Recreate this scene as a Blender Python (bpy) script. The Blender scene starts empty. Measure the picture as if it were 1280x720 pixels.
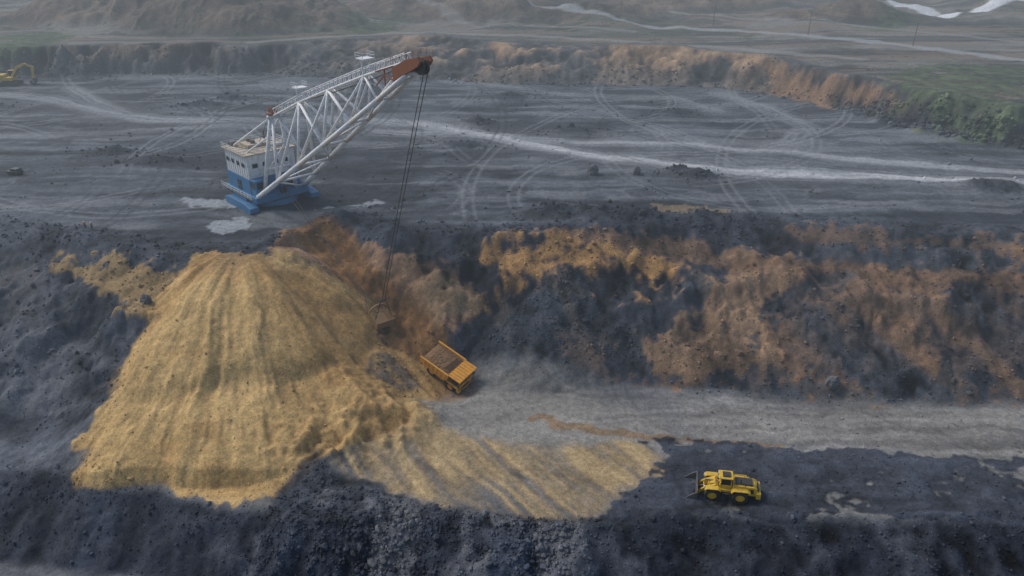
import bpy, math, numpy as np, random
from mathutils import Vector, Matrix
random.seed(7); RS=np.random.RandomState(11)
scene=bpy.context.scene
# ------------------------------------------------------------------ noise
TB=RS.rand(512,512).astype(np.float32)*2-1
def vn(x,y,seed):
    x=x+seed*37.17; y=y+seed*91.73
    xf=np.floor(x); yf=np.floor(y)
    a=(x-xf).astype(np.float32); b=(y-yf).astype(np.float32)
    xi=xf.astype(np.int32)&511; yi=yf.astype(np.int32)&511
    x1=(xi+1)&511; y1=(yi+1)&511
    a=a*a*(3-2*a); b=b*b*(3-2*b)
    return (TB[xi,yi]*(1-a)+TB[x1,yi]*a)*(1-b)+(TB[xi,y1]*(1-a)+TB[x1,y1]*a)*b
def fbm(x,y,sx,sy=None,o=4,seed=0,g=.5):
    sy=sy or sx; r=0; A=1; t=0
    X=x/sx; Y=y/sy
    for i in range(o):
        r=r+A*vn(X,Y,seed+i*3.1); t+=A; A*=g; X,Y=(X*.8-Y*.6)*2.03 if sx==sy else X*2.03,(X*.6+Y*.8)*2.03 if sx==sy else Y*2.03
    return r/t*1.5
def ridg(x,y,sx,sy=None,o=3,seed=0):
    sy=sy or sx; r=0; A=1; t=0; X=x/sx; Y=y/sy
    for i in range(o):
        r=r+A*(1-2*np.abs(vn(X,Y,seed+i*5.3))); t+=A; A*=.5; X=X*2.1; Y=Y*2.1
    return r/t
def ss(e0,e1,v):
    t=np.clip((v-e0)/(e1-e0),0,1); return t*t*(3-2*t)
def P(s): return [tuple(float(q) for q in p.split(',')) for p in s.split()]
# ------------------------------------------------------------------ site survey (metres)
LB=P('-95,82.5 -85,82 -66,80.5 -47,77 -30,72 0,68 33,67 81,67')
LC=P('-85.8,93.6 -70.8,90.7 -56,87.2 -42.4,84.1 -34.2,81.6 -17.2,82.1 0,82.4 12.2,81.1 31.8,81.6 55.7,80.4 78.2,81.6')
LD=P('-110,104 -80,103 -64,104 -50,108 -30,118 -18,121 -7,125 10,122 26,119 41,117 56,114 78,113 98,114')
LE=P('-116,152 -94,144 -73,137 -56,136 -50,143 -44,155 -35,156 -25,150 -14,147 -4,147 11,149 38,151 59,154 83,150 112,145')
LF=P('-226,326 -158,332 -111,332 -66,321 0,312 54,309 86,304 104,288 117,271 135,236 155,213')
LG=P('-226,337 -159,342 -112,342 -74,366 -31,362 0,347 39,335 74,329 103,309 113,292 127,268 137,246 155,222')
R=dict(
tan_pile=P('-67,137 -56,136 -49,136 -43,136 -34,132 -30,125 -26,113 -27,98 -32,93 -37,87 -44,88 -53,89 -60,92 -75,96 -74,103 -70,110 -69,121 -69,132'),
tan_floor=P('-31,111 -18,111 -12,105 -6,103 8,100 23,101 26,97 25,93 17,87 13,83 6,83 -5,84 -15,87 -28,91 -34,97'),
pale_floor=P('-13,119 10,119 28,109 25,100 8,96 -6,102 -15,107'),
tan_left=P('-99,139 -84,137 -71,134 -66,126 -70,122 -80,128 -87,134 -97,134'),
cut=P('-48,150 -40,153 -30,146 -19,140 -9,138 -7,134 -13,130 -15,127 -17,127 -10,119 -16,115 -23,122 -32,131 -41,138 -48,142'),
cutcore=P('-44,151 -38,145 -31,137 -23,130 -18,124 -13,118'),
brown1=P('-9,143 4,147 18,147 37,143 34,138 21,138 10,140 4,139 -1,134 -6,132 -9,135 0,140'),
brown2=P('53,145 62,146 60,138 52,131 47,126 51,122 46,120 30,120 24,122 26,127 37,129 44,136'),
brown3=P('61,134 79,138 109,138 100,117 87,115 66,117 53,121 53,131'),
brown4=P('11,148 37,147 63,141 108,135'),
brown5=P('58,153 112,144 111,142 65,148'),
darkpile=P('-3,131 7,139 14,140 23,131 26,125 23,122 0,126'),
dark_loader=P('24,102 50,99 87,96 79,82 13,82 17,87 25,92 27,97'),
dark_front=P('-38,91 -34,97 -29,91 -15,86 0,83 12,82 12,70 -40,70'),
dark_gap=P('-29,121 -24,123 -19,119 -17,114 -22,112 -28,114'),
light_floor=P('32,112 97,111 88,97 51,100 30,104'),
orange=P('3,109 17,104 33,102 47,99'),
pud1=P('-84,170 -68,171 -66,167 -78,165'), pud2=P('-70,156 -62,158 -59,151 -67,150'), pud3=P('-45,165 -34,171 -32,168 -40,163'),
tanspot=P('36,168 43,167 52,163 49,159 35,162'),
r1=P('-67,249 -33,244 -5,228 15,213 33,203 50,196 70,191 99,187 135,182 200,172'),
r2=P('-45,233 -10,231 20,222 52,219 77,211 106,200 141,191 200,178'),
r3=P('-260,296 -203,290 -181,284 -150,261 -122,249 -85,247 -67,249'),
r4=P('-183,304 -158,276 -130,251 -105,247'), r5=P('82,289 94,266 99,238 87,219'),
r6=P('-220,225 -165,229 -136,233 -97,241'), r7=P('-28,317 19,289 62,284 75,261'),
g1=P('-249,368 -240,393 -214,368 -207,335 -226,330'), g2=P('-90,410 -66,448 -57,385 -80,380'),
g3=P('134,274 170,291 197,284 220,250 200,215 156,219 142,228 133,246'), g4=P('204,438 231,438 194,375 178,375'),
fw2=P('104,300 115,286 128,261 135,238 134,234 122,258 104,288'),
dh=P('118,272 129,253 146,224 154,215 175,214 165,206 141,220 125,243'),
road=P('-140,570 -63,508 0,467 68,407 106,386 138,363 173,332 204,296 260,240'),
w1=P('248,438 286,466 333,501'), w2=P('252,506 256,459'),
f1=P('-120,352 -60,385 0,372 60,350 100,332 140,300'), f2=P('-60,470 -20,420 60,380'), f3=P('60,470 140,430 240,330'))
MOUNDS=[(-11,244,7,2.2),(-115,268,9,1.8),(-16,218,8,1.6),(22,235,8,1.4),(0,284,7,1.2),(50,188,5,2.0),(46,192,4,1.5),(-105,201,8,1.5),(-120,211,6,1.4),
 (-107,278,7,1.6),(9,160,7,2.0),(20,158,8,2.4),(30,157,7,1.6),(44,158,6,1.2),(125,178,9,2),(-199,329,9,5),(-226,322,8,4),(-186,324,6,3),(-195,268,8,1.5),(100,300,7,2),(-60,300,8,1.4),(60,262,7,1.1)]
# eroded spoil hills on the plateau: x, y, half-width x, half-width y, height
HILLS=[(-150,412,66,46,26),(-40,470,70,40,11),(120,520,80,50,12),(40,440,55,24,7),(-235,440,60,40,16),(190,430,50,26,6),(-10,520,60,40,12)]
arcs=[]
for i in range(150):
    cx=random.uniform(-220,180); cy=random.uniform(160,420); r=random.uniform(25,160)
    arcs.append((cx,cy,r,random.uniform(-math.pi,math.pi),random.uniform(.5,1.4),random.choice([-1,1,1]),random.uniform(.4,1)))
farcs=[]
for i in range(70):
    cx=random.uniform(-60,110); cy=random.choice([random.uniform(20,85),random.uniform(125,220)]); r=random.uniform(25,110)
    farcs.append((cx,cy,r,random.uniform(-math.pi,math.pi),random.uniform(.5,1.3),random.choice([-1,1]),random.uniform(.4,1)))
def interp(L,x):
    return np.interp(x,[p[0] for p in L],[p[1] for p in L]).astype(np.float32)
def polymask(x,y,poly,soft):
    m=np.zeros(x.shape,np.float32)
    xs=[p[0] for p in poly]; ys=[p[1] for p in poly]
    idx=np.where((x>min(xs)-soft*2)&(x<max(xs)+soft*2)&(y>min(ys)-soft*2)&(y<max(ys)+soft*2))[0]
    if len(idx)==0: return m
    X=x[idx]; Y=y[idx]; d=np.full(X.shape,1e9,np.float32); ins=np.zeros(X.shape,bool)
    n=len(poly)
    for i in range(n):
        ax,ay=poly[i]; bx,by=poly[(i+1)%n]
        ex,ey=bx-ax,by-ay; L2=ex*ex+ey*ey+1e-6
        t=np.clip(((X-ax)*ex+(Y-ay)*ey)/L2,0,1)
        d=np.minimum(d,np.hypot(X-ax-t*ex,Y-ay-t*ey))
        if ay!=by:
            c=((ay>Y)!=(by>Y))&(X<(bx-ax)*(Y-ay)/(by-ay)+ax); ins^=c
    sd=np.where(ins,d,-d); m[idx]=ss(-soft,soft,sd); return m
def stroke(x,y,pl,w,soft):
    m=np.zeros(x.shape,np.float32); lat=np.zeros_like(m)+99; al=np.zeros_like(m)
    xs=[p[0] for p in pl]; ys=[p[1] for p in pl]; q=w+soft*2
    idx=np.where((x>min(xs)-q)&(x<max(xs)+q)&(y>min(ys)-q)&(y<max(ys)+q))[0]
    if len(idx)==0: return m,lat,al
    X=x[idx]; Y=y[idx]; d=np.full(X.shape,1e9,np.float32); la=d.copy(); aa=d.copy(); acc=0
    for i in range(len(pl)-1):
        ax,ay=pl[i]; bx,by=pl[i+1]; ex,ey=bx-ax,by-ay; L=math.hypot(ex,ey)
        t=np.clip(((X-ax)*ex+(Y-ay)*ey)/(L*L),0,1)
        dd=np.hypot(X-ax-t*ex,Y-ay-t*ey); sg=np.sign(ex*(Y-ay)-ey*(X-ax))
        k=dd<d; d=np.where(k,dd,d); la=np.where(k,dd*sg,la); aa=np.where(k,acc+t*L,aa); acc+=L
    m[idx]=1-ss(w-soft,w+soft,d); lat[idx]=la; al[idx]=aa
    return m,lat,al
def mixc(C,m,col):
    if not isinstance(col,np.ndarray): col=np.array(col,np.float32)
    m=np.clip(m,0,1)[:,None]; C*=(1-m); C+=m*col
COAL=(.022,.026,.035); BENCH=(.078,.090,.107); PALE=(.28,.30,.32); TAN=(.45,.305,.130); TAN2=(.29,.165,.06)
BROWN=(.135,.083,.05); ORANGE=(.215,.110,.040); FLOOR=(.185,.185,.18); GREEN=(.055,.078,.038)
def A3(c): return np.array(c,np.float32)[None,:]
def ground(x,y,want_col=True):
    x=x.astype(np.float32); y=y.astype(np.float32)
    n1=fbm(x,y,28,o=4,seed=1); n2=fbm(x,y,9,o=4,seed=2); n3=fbm(x,y,2.6,o=3,seed=3); n4=fbm(x,y,60,o=3,seed=4)
    wx=x+n2*1.6+fbm(x,y,4,o=3,seed=8)*.9; wy=y+fbm(x,y,9,o=4,seed=6)*1.6+fbm(x,y,4,o=3,seed=9)*.9
    yB,yC,yD,yE,yF=[interp(L,x) for L in (LB,LC,LD,LE,LF)]; yG=np.maximum(interp(LG,x),yF+7)
    warp=n2*1.3+fbm(x,y,3.5,o=2,seed=5)*.5
    yb=y+warp*.9; yw=y+warp*1.1+n1*1.5; yf=y+warp*2.2+n1*3
    tB=np.clip((yb-yB)/(yC-yB),0,1); tD=np.clip((yw-yD)/(yE-yD),0,1); tF=np.clip((yf-yF)/(yG-yF),0,1)
    z=-7.5+7.5*tB
    prof=tD+.035*np.sin(tD*12.5+n1*3)*np.sin(tD*math.pi)
    z=z+20*prof+ (yw>yE)*np.clip((yw-yE)/150,0,1)*1.0
    z=z+10.5*(tF**.85)
    far=ss(350,600,y)
    z=z+np.clip((y-yG)/260,0,1)*4+np.clip((y-600)/2400,0,1)*26
    z=z+far*(n4*9)+ss(355,420,y)*n1*2.5+ss(900,2500,y)*fbm(x,y,500,o=3,seed=31)*45
    mD=np.sin(tD*math.pi); mB=np.sin(tB*math.pi); mF=np.sin(tF*math.pi)
    spur=ridg(x+n2*3,y,17,45,o=3,seed=12); gul=ridg(x*.8+y*.35+n2*2,y*.8-x*.35,5.5,9,o=3,seed=13); n5=fbm(x,y,1.3,o=2,seed=51)
    rock=np.abs(fbm(x+n3,y,5,7,o=3,seed=61))          # blocky ledges
    z=z+mD*(spur*2.1+gul*.25+n3*.28+n2*.9+n5*.10+rock*1.3+.30*np.sin(tD*31+n1*5+n2*2))
    z=z+mB*(n3*.35+n2*.7+n5*.1)
    z=z+mF*(ridg(x+n2*5,y,11,40,o=3,seed=15)*2.6)+mF*n2*2
    rim=np.exp(-((yw-yE-3)/4.5)**2); z=z+rim*(np.maximum(n2+.25,0)*1.6+n3*.25)
    rimF=np.exp(-((yf-yG-4)/7)**2); z=z+rimF*np.maximum(n1+.2,0)*2.5
    bench=ss(2,12,yw-yE)*ss(0,-10,yf-yF); floor=ss(0,3,yb-yC)*ss(1,-4,yw-yD)
    z=z+bench*(n1*.6+n2*.3+n3*.09)+floor*(n2*.25+n3*.09)
    hm=np.zeros_like(x); ero=ridg(x+n2*4,y,13,50,o=3,seed=17)
    for (a,b,sx_,sy_,h_) in HILLS:
        q=np.clip(1.05-np.hypot((x-a)/sx_,(y-b)/sy_)+.12*n1,0,1); z=z+q*h_*(1+.2*n1)+ss(0,.3,q)*ero*h_*.11; hm=np.maximum(hm,q*np.float32(1 if h_>8 else .5))
    mm=np.zeros_like(x)
    for (a,b,r,h) in MOUNDS:
        d=np.hypot((x-a)/1.5,y-b)/r; g=np.exp(-(d*1.5+n3*.35)**2*1.4)
        z=z+g*h*(1+.6*n3+.5*n2); mm=np.maximum(mm,g)
    md=polymask(wx,wy,R['dh'],2.5); z=z+md*(1.6+n3*.8+n2)
    dc=np.hypot((x-9)*.8,y-139)+n2; zc=14.2-.64*dc+n3*.35
    cone=ss(-.4,.8,zc-z); z=np.maximum(z,zc)
    dc=np.hypot((x-53)*.75,y-143); zc2=17-.62*dc+n2*.9+n3*.15; z=np.maximum(z,zc2)
    # tan spoil pile
    px=x+57; py=139-y
    rr=np.hypot(px*np.where(px<0,1.42,1.12),py)+n2*.8+n3*.2; ang=np.arctan2(px,py)
    rid=ridg(ang*6+n2*.3,rr*.04,1,1,o=3,seed=19); rid2=ridg(ang*26+n3*.25,rr*.07,1,1,o=2,seed=20); k=ss(3,14,rr)
    big=ridg(ang*1.9+n2*.12+.3,rr*.012,1,1,o=2,seed=63)
    step=ss(31,35,rr+np.sin(ang*5)*2+n2)
    zp=19.9-.44*np.maximum(rr-6,0)-step*1.2+np.maximum(rr-34,0)*.06+k*(big*1.9+rid*.75+rid2*.12*(1+1.2*step)+n3*.18+n2*.5+n5*.05)
    zp=zp+1.4*np.sin(np.clip(rr/34,0,1)*math.pi)
    zp=zp-np.maximum(91.5-y-n2,0)*.9
    zp=np.where((y<140)&(rr<64),zp,-99)
    pile=ss(-.5,.5,zp-z)*ss(-2.5,-.5,zp); z=np.maximum(zp,z)
    d=np.hypot(x+24.5,(y-106.5)*1.1)+n2*1.5; hz=4.6*np.exp(-(d/9)**2)*(1+.45*n3+.4*n2); z=z+hz*(1-pile*.6)
    d=np.hypot(x+33,(y-97)*1.3)+n2; z=z+2.2*np.exp(-(d/7)**2)*(1+.5*n3)
    mc,lat,al=stroke(x,y,R['cutcore'],5,3); z=z-mc*1.5+mc*.2*np.sin(lat*2.2+n2)
    mdl=polymask(wx,wy,R['dark_loader'],.8); mdf=polymask(wx,wy,R['dark_front'],1.2); mdg=polymask(wx,wy,R['dark_gap'],1.)
    z=z+mdl*(n3*.14+.25+.3*n2)+mdf*(.4+n3*.3+n2*.4)+mdg*(.3+n3*.25)
    edge=np.exp(-((yb-yC-1.5)/1.5)**2)*(x>10); z=z+edge*(.5+n3*.3)
    leftm=ss(-60,-75,x)*floor; z=z+leftm*(n2*.7+n3*.15)
    rut=np.zeros_like(x)
    for (AR,msk,g0,wd) in ((arcs,bench,1.3,.45),(farcs,floor,1.2,.35)):
        for (cx,cy,r,a0,aw,sg,st) in AR:
            idx=np.where(np.abs(np.hypot(x-cx,y-cy)-r)<2.4)[0]
            if len(idx)==0: continue
            X=x[idx]-cx;Y=y[idx]-cy; dd=np.hypot(X,Y)-r; da=np.abs((np.arctan2(Y,X)-a0+math.pi)%(2*math.pi)-math.pi)
            v=(np.exp(-((np.abs(dd)-g0)/wd)**2))*ss(aw,aw*.6,da); rut[idx]+=sg*st*v*msk[idx]
    z=z-np.abs(rut)*.1
    if not want_col: return z,None
    N=len(x); C=np.empty((N,3),np.float32); C[:]=BENCH
    st=fbm(x+n1*14,y+n2*3,60,5,o=5,seed=21); st2=fbm(x+n1*6,y+n2*2,22,1.6,o=3,seed=22)
    rag=.6*n3+.4*n5+.7*n2
    dg=fbm(x*.75+y*.66,y*.75-x*.66+n2*2,5,16,o=4,seed=53)
    def rm(nm,soft,bias=0.,hard=.18,amp=1.):
        q=polymask(x+n2*2,y+n2*2,R[nm],soft); v=q+amp*.55*rag*(q>0)+bias; return ss(.5-hard,.5+hard,v)*(q>0)
    C*=(1+.55*st+.35*st2+.35*n1+.18*n3+.1*n5)[:,None]
    mixc(C,bench*ss(.0,.5,-n1-st*.4+.2*rag)*.75,A3(COAL)*(1.3+.4*n3)[:,None])
    mixc(C,bench*ss(.1,.6,st+.4*n2)*.55,(.18,.19,.20))
    mixc(C,bench*ss(.25,.5,fbm(x+n2*3,y,16,7,o=4,seed=64))*.6,A3(COAL)*1.2)
    for nm,w,s in (('r1',3.2,1.0),('r2',2.4,.75),('r3',3.0,.8),('r4',2.5,.5),('r5',3,.45),('r6',2.5,.35),('r7',3,.4)):
        m,lat,al=stroke(wx*.35+x*.65,wy*.35+y*.65,R[nm],w*1.3,w*.9)
        m2,_,_=stroke(wx,wy,R[nm],w*4,w*4)
        tr=fbm(lat,al,1.1,45,o=3,seed=24)
        mixc(C,m2*.28*s,(.17,.18,.19))
        mixc(C,m*s*(.75+.9*tr),PALE)
    m,lat,al=stroke(wx*.4+x*.6,wy*.4+y*.6,R['r1'][1:9],2.0,1.4); mixc(C,m*.8*(.85+.6*fbm(lat,al,1.5,12,o=3,seed=25)),(.47,.485,.50))
    m,lat,al=stroke(wx*.4+x*.6,wy*.4+y*.6,R['r2'][2:8],1.2,1.); mixc(C,m*.5,(.42,.435,.45))
    mixc(C,np.clip(rut,0,1)*.6,(.25,.265,.28)); mixc(C,np.clip(-rut,0,1)*.6,(.030,.034,.042))
    mixc(C,ss(.2,.6,mm+.3*n3)*.85,A3(COAL)*(1.3+.8*n3[:,None]))
    for nm in ('pud1','pud2','pud3'):
        mixc(C,rm(nm,2.5,.05,.15,1.2)*.75,(.33,.36,.39))
    mixc(C,rm('tanspot',3)*.6,(.27,.20,.12))
    # walls
    dk=A3(COAL)*(1.45+.7*n3+.7*n2+.6*dg+.4*n5)[:,None]
    mW=ss(-3,1.5,yw-yD)*ss(9,1,yw-yE); mixc(C,mW*.95,dk)
    greyw=ss(-.1,.4,n1+.3*st+.4*rag+.3*dg)*mW; mixc(C,greyw*.6,A3((.080,.093,.113))*(1+.3*n3)[:,None])
    mixc(C,ss(-6,-12,yw-yE)*ss(.0,.3,dg+.2*n1-.1+.2*rag)*mW*.45,(.115,.09,.068))
    # floor
    fl=A3(FLOOR)*(1+.35*st+.28*st2+.16*n3+.2*n1+.12*n5)[:,None]
    mixc(C,floor,fl)
    mixc(C,floor*ss(.0,.35,-fbm(x+n1*8,y,45,7,o=4,seed=28)+.3*rag)*.55,(.070,.078,.09))
    mixc(C,floor*np.clip(rut,0,1)*.5,(.29,.285,.275)); mixc(C,floor*np.clip(-rut,0,1)*.6,(.06,.063,.068))
    mixc(C,polymask(wx,wy,R['light_floor'],3)*.5,A3((.26,.245,.215))*(1+.45*st2+.12*n3)[:,None])
    mL=ss(-52,-66,x+n2*3)*ss(-1,2,yb-yC)*ss(145,112,y+n2*4); mixc(C,mL*.85,A3((.066,.079,.099))*(1.15+.9*n1+.3*n3+.6*st+.4*dg)[:,None])
    mixc(C,mL*ss(.05,.6,fbm(x+n2*4,y,18,5,o=4,seed=29))*.6,(.16,.17,.185))
    # lower face
    mLo=ss(1.2,-.6,yb-yC)*ss(-3,0,yb-yB); dk2=A3((.026,.031,.042))*(1.15+.6*n3+.5*n2+.3*n5)[:,None]; mixc(C,mLo,dk2)
    mixc(C,mLo*ss(.0,.5,n1+n2*.5+.3*rag)*.45,(.085,.092,.105))
    mixc(C,mLo*ss(-42,-60,x)*.6,A3((.055,.065,.084))*(1+.5*fbm(x,y,3,14,o=3,seed=54)+.4*n1)[:,None])
    low=ss(0,-2.5,yb-yB); mixc(C,low,A3((.15,.16,.175))*(1+.4*st2+.2*n3)[:,None])
    # colour patches
    tanc=A3(TAN)*(1+.16*n2+.14*n3+.08*n5)[:,None]; tan2=A3(TAN2)*(1+.3*n3)[:,None]
    brn=A3(BROWN)*(1+.35*n3+.35*n2+.45*dg+.2*n5)[:,None]; org=A3(ORANGE)*(1+.3*n3)[:,None]
    mixc(C,rm('brown3',8,-.10,.2,1.4)*(.6+.3*st+.5*dg),brn)
    mixc(C,rm('brown2',4,-.02,.14,1.2)*.88,A3((.215,.14,.085))*(1+.25*n3+.5*dg+.15*n5)[:,None])
    m,_,_=stroke(x+n2*3,y+n2*2,R['brown4'],2.4,2.4); mixc(C,ss(.45,.65,m+.6*rag)*(m>0)*.75,brn)
    mixc(C,rm('brown5',3,-.1,.15,1.3)*.6,brn)
    mixc(C,rm('brown1',4,.0,.13,1.4)*.92,brn*1.35)
    mixc(C,rm('brown1',3,-.28,.1,1.8)*.75,tan2*1.25)
    mixc(C,cone*polymask(wx,wy,R['darkpile'],3)*.95,A3((.043,.052,.066))*(1.1+.6*n3+.3*n5)[:,None])
    mT=mW*ss(10,3,yw-yD)*ss(-5,15,x)*ss(55,40,x); mixc(C,mT*.55*ss(-.1,.15,rag),brn)
    mixc(C,rm('cut',3,.12,.16,1.)*.94,brn*1.5)
    mixc(C,rm('cut',2.5,-.15,.14,1.5)*ss(-26,-16,x)*.8,(.31,.21,.12))
    m,lat,al=stroke(wx,wy,R['cutcore'],5,1.8); mixc(C,m*.9,org*(1.0+.35*fbm(lat,al,.9,20,o=2,seed=33))[:,None])
    mixc(C,rm('tan_left',3,-.02,.14,1.6)*.8,tanc*.66)
    mixc(C,polymask(wx,wy,R['pale_floor'],4)*.6,A3((.28,.265,.23))*(1+.35*st2+.15*n3)[:,None])
    strk=fbm(x*.8+y*.6+n2,x*.6-y*.8,1.2,14,o=3,seed=34)
    mixc(C,polymask(wx,wy,R['tan_floor'],1.6)*(.74+.6*strk+.45*n2),A3((.41,.305,.165))*(.85+.28*strk+.15*n3)[:,None])
    m,_,_=stroke(wx,wy,R['orange'],.9,.8); mixc(C,ss(.3,.7,m+.4*rag)*(m>0)*.65,tan2*.8)
    mp=rm('tan_pile',2.2,.0,.15,.9)
    mp=np.clip(mp+pile*ss(-74,-70,x+n2*3)*ss(86,88,wy)*ss(-1,1,zp)*ss(137,134,wy),0,1)
    pc=tanc*(1+.14*rid+.07*rid2+.10*big+.05*fbm(ang*14,rr*.12,1,1,o=3,seed=44)+.06*n1)[:,None]
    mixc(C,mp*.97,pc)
    mixc(C,mp*ss(13,3,rr)*ss(.0,.2,rag)*.8,(.05,.055,.062))
    mixc(C,mp*ss(.25,.75,ang+n2*.15)*ss(.8,-.2,n2)*.6,tan2*1.1)  # shade of the pile's right face, painted in as browner tan
    mixc(C,mp*ss(-.15,-.6,ang+n2*.3)*.5*ss(-.5,.3,n2),tan2*1.1)  # broad shading of the left flank, put into the colour
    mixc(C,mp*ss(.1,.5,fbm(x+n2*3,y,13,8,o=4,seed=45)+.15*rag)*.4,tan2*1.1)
    mixc(C,mp*ss(.1,.5,-rid-.3*big+.3*rag)*ss(8,16,rr)*.35,(.19,.125,.062))  # shade in the gullies between ridges, darkened in the colour
    mixc(C,ss(.5,2.5,hz)*(1-.7*mp)*.75,tanc*(.8+.15*n3)[:,None])
    mixc(C,mdg*.75*ss(-.4,.1,rag+.2),A3((.055,.057,.06))*(1.1+.5*n3)[:,None])
    mixc(C,rm('dark_loader',1.5,.05,.12,1.3)*.95,A3((.033,.040,.055))*(1.1+.4*n3+.7*st2+.4*n2)[:,None])
    mixc(C,mdf*.93,A3((.030,.036,.048))*(1.2+.7*n3+.5*n2+.3*n5)[:,None])
    mixc(C,mdf*ss(.15,.4,fbm(x,y,5,o=3,seed=36)+n1*.3+.3*rag)*.6,(.15,.155,.165))
    # far wall
    mFW=ss(-3,0,yf-yF)*ss(5,0,yf-yG); fc=A3((.080,.080,.083))*(1+.7*n2+.5*n3)[:,None]
    mixc(C,mFW*.9,fc)
    lay=ss(.2,.8,tF+.4*n2); rg=ridg(x+n2*5,y,11,40,o=3,seed=15)
    warm=A3((.27,.18,.11))*(1+.4*n2+.3*n3+.55*rg)[:,None]
    mixc(C,mFW*ss(-75,-20,x+n1*20)*ss(112,98,x)*(.25+.65*lay)*ss(-.45,.2,n1+n2*.8+.3*rag),warm)
    mixc(C,mFW*ss(-50,-90,x)*lay*.6*ss(-.3,.3,n1+rag*.4),warm*.65)
    mixc(C,rm('fw2',4,.05,.2)*.8,A3((.24,.14,.08))*(1+.3*n3)[:,None])
    mixc(C,md*.92,A3(COAL)*(1.4+.9*n3)[:,None])
    # plateau
    pl=ss(3,9,yf-yG)*(1-md); pc2=A3((.125,.12,.112))*(1+.4*n1+.35*n2+.45*st)[:,None]
    mixc(C,pl,pc2)
    mixc(C,pl*ss(.2,.5,n4+.35*n2+.15*rag)*.45,GREEN)
    mixc(C,pl*ss(.0,.35,-n4+.4*st+.15*rag)*.5,(.23,.215,.195))
    mixc(C,pl*ss(.1,.3,fbm(x+n1*20,y,90,10,o=4,seed=46)+.15*rag)*.7,(.042,.046,.05))
    mixc(C,pl*ss(.1,.3,fbm(x+n1*20,y,70,8,o=4,seed=48)+.1*rag)*.55,(.19,.14,.10))
    mixc(C,ss(0,.2,hm)*.9,A3((.110,.082,.062))*(1+.7*ero+.35*n3+.5*n1)[:,None])
    for g,s in (('g1',.9),('g2',.8),('g3',.8),('g4',.7)):
        mixc(C,rm(g,9,.0,.25,1.2)*s,A3(GREEN)*(1.0+.8*n3+.6*n2)[:,None])
    mixc(C,pl*ss(.42,.55,rag*.6+n4*.3)*.7,(.025,.035,.02))
    for nm,w,s,c in (('road',3.6,.8,(.31,.325,.34)),('w1',5,.95,(.75,.77,.8)),('w2',6,.9,(.62,.65,.68)),('f1',3,.6,(.27,.265,.255)),('f2',2.5,.5,(.27,.265,.255)),('f3',2.5,.5,(.27,.27,.265))):
        m,lat,al=stroke(x+n2*2,y+n2*2,R[nm],w,1.5); mixc(C,m*s,c)
    mixc(C,ss(600,1200,y)*.8,A3((.06,.08,.05))*(1+.5*fbm(x,y,150,o=3,seed=40))[:,None])
    return z,np.clip(C,.008,.85)
def gz(x,y):
    z,_=ground(np.array([x],float),np.array([y],float),False); return float(z[0])
# ------------------------------------------------------------------ materials
def newmat(name):
    m=bpy.data.materials.new(name); m.use_nodes=True; nt=m.node_tree; nt.nodes.clear()
    o=nt.nodes.new('ShaderNodeOutputMaterial'); b=nt.nodes.new('ShaderNodeBsdfPrincipled'); nt.links.new(b.outputs[0],o.inputs[0]); return m,nt,b
def noise(nt,scale,detail=5,rough=.6,vec=None):
    n=nt.nodes.new('ShaderNodeTexNoise'); n.inputs['Scale'].default_value=scale; n.inputs['Detail'].default_value=detail; n.inputs['Roughness'].default_value=rough
    if vec: nt.links.new(vec,n.inputs['Vector'])
    return n
def attrmat(name,kind):
    m,nt,b=newmat(name); L=nt.links
    a=nt.nodes.new('ShaderNodeAttribute'); a.attribute_name='Col'
    g=nt.nodes.new('ShaderNodeNewGeometry')
    n1=noise(nt,.9,5,.7,g.outputs['Position']); n2=noise(nt,3.8,3,.7,g.outputs['Position']); 
    mr=nt.nodes.new('ShaderNodeMapRange'); mr.inputs[1].default_value=.25; mr.inputs[2].default_value=.75; mr.inputs[3].default_value=.62; mr.inputs[4].default_value=1.38; L.new(n1.outputs[0],mr.inputs[0])
    mr2=nt.nodes.new('ShaderNodeMapRange'); mr2.inputs[1].default_value=.3; mr2.inputs[2].default_value=.7; mr2.inputs[3].default_value=.68; mr2.inputs[4].default_value=1.32; L.new(n2.outputs[0],mr2.inputs[0])
    mu=nt.nodes.new('ShaderNodeMath'); mu.operation='MULTIPLY'; L.new(mr.outputs[0],mu.inputs[0]); L.new(mr2.outputs[0],mu.inputs[1])
    vm=nt.nodes.new('ShaderNodeVectorMath'); vm.operation='SCALE'; L.new(a.outputs['Color'],vm.inputs[0]); L.new(mu.outputs[0],vm.inputs['Scale'])
    L.new(vm.outputs[0],b.inputs['Base Color']); b.inputs['Roughness'].default_value=.92; b.inputs['Specular IOR Level'].default_value=.25
    bp=nt.nodes.new('ShaderNodeBump'); bp.inputs['Strength'].default_value=.7; bp.inputs['Distance'].default_value=.34 if kind=='g' else .1; L.new(n1.outputs[0],bp.inputs['Height']); L.new(bp.outputs[0],b.inputs['Normal'])
    return m
def paint(name,col,rough=.5,dirt=(.10,.085,.065),amt=.45,metal=0):
    m,nt,b=newmat(name); L=nt.links; tc=nt.nodes.new('ShaderNodeTexCoord')
    n=noise(nt,1.1,8,.7,tc.outputs['Object']); r=nt.nodes.new('ShaderNodeMapRange'); r.inputs[1].default_value=.42; r.inputs[2].default_value=.72; r.inputs[4].default_value=amt; L.new(n.outputs[0],r.inputs[0])
    mx=nt.nodes.new('ShaderNodeMix'); mx.data_type='RGBA'; mx.inputs[6].default_value=(*col,1); mx.inputs[7].default_value=(*dirt,1); L.new(r.outputs[0],mx.inputs[0]); L.new(mx.outputs[2],b.inputs['Base Color'])
    b.inputs['Roughness'].default_value=rough; b.inputs['Metallic'].default_value=metal; return m
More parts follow.
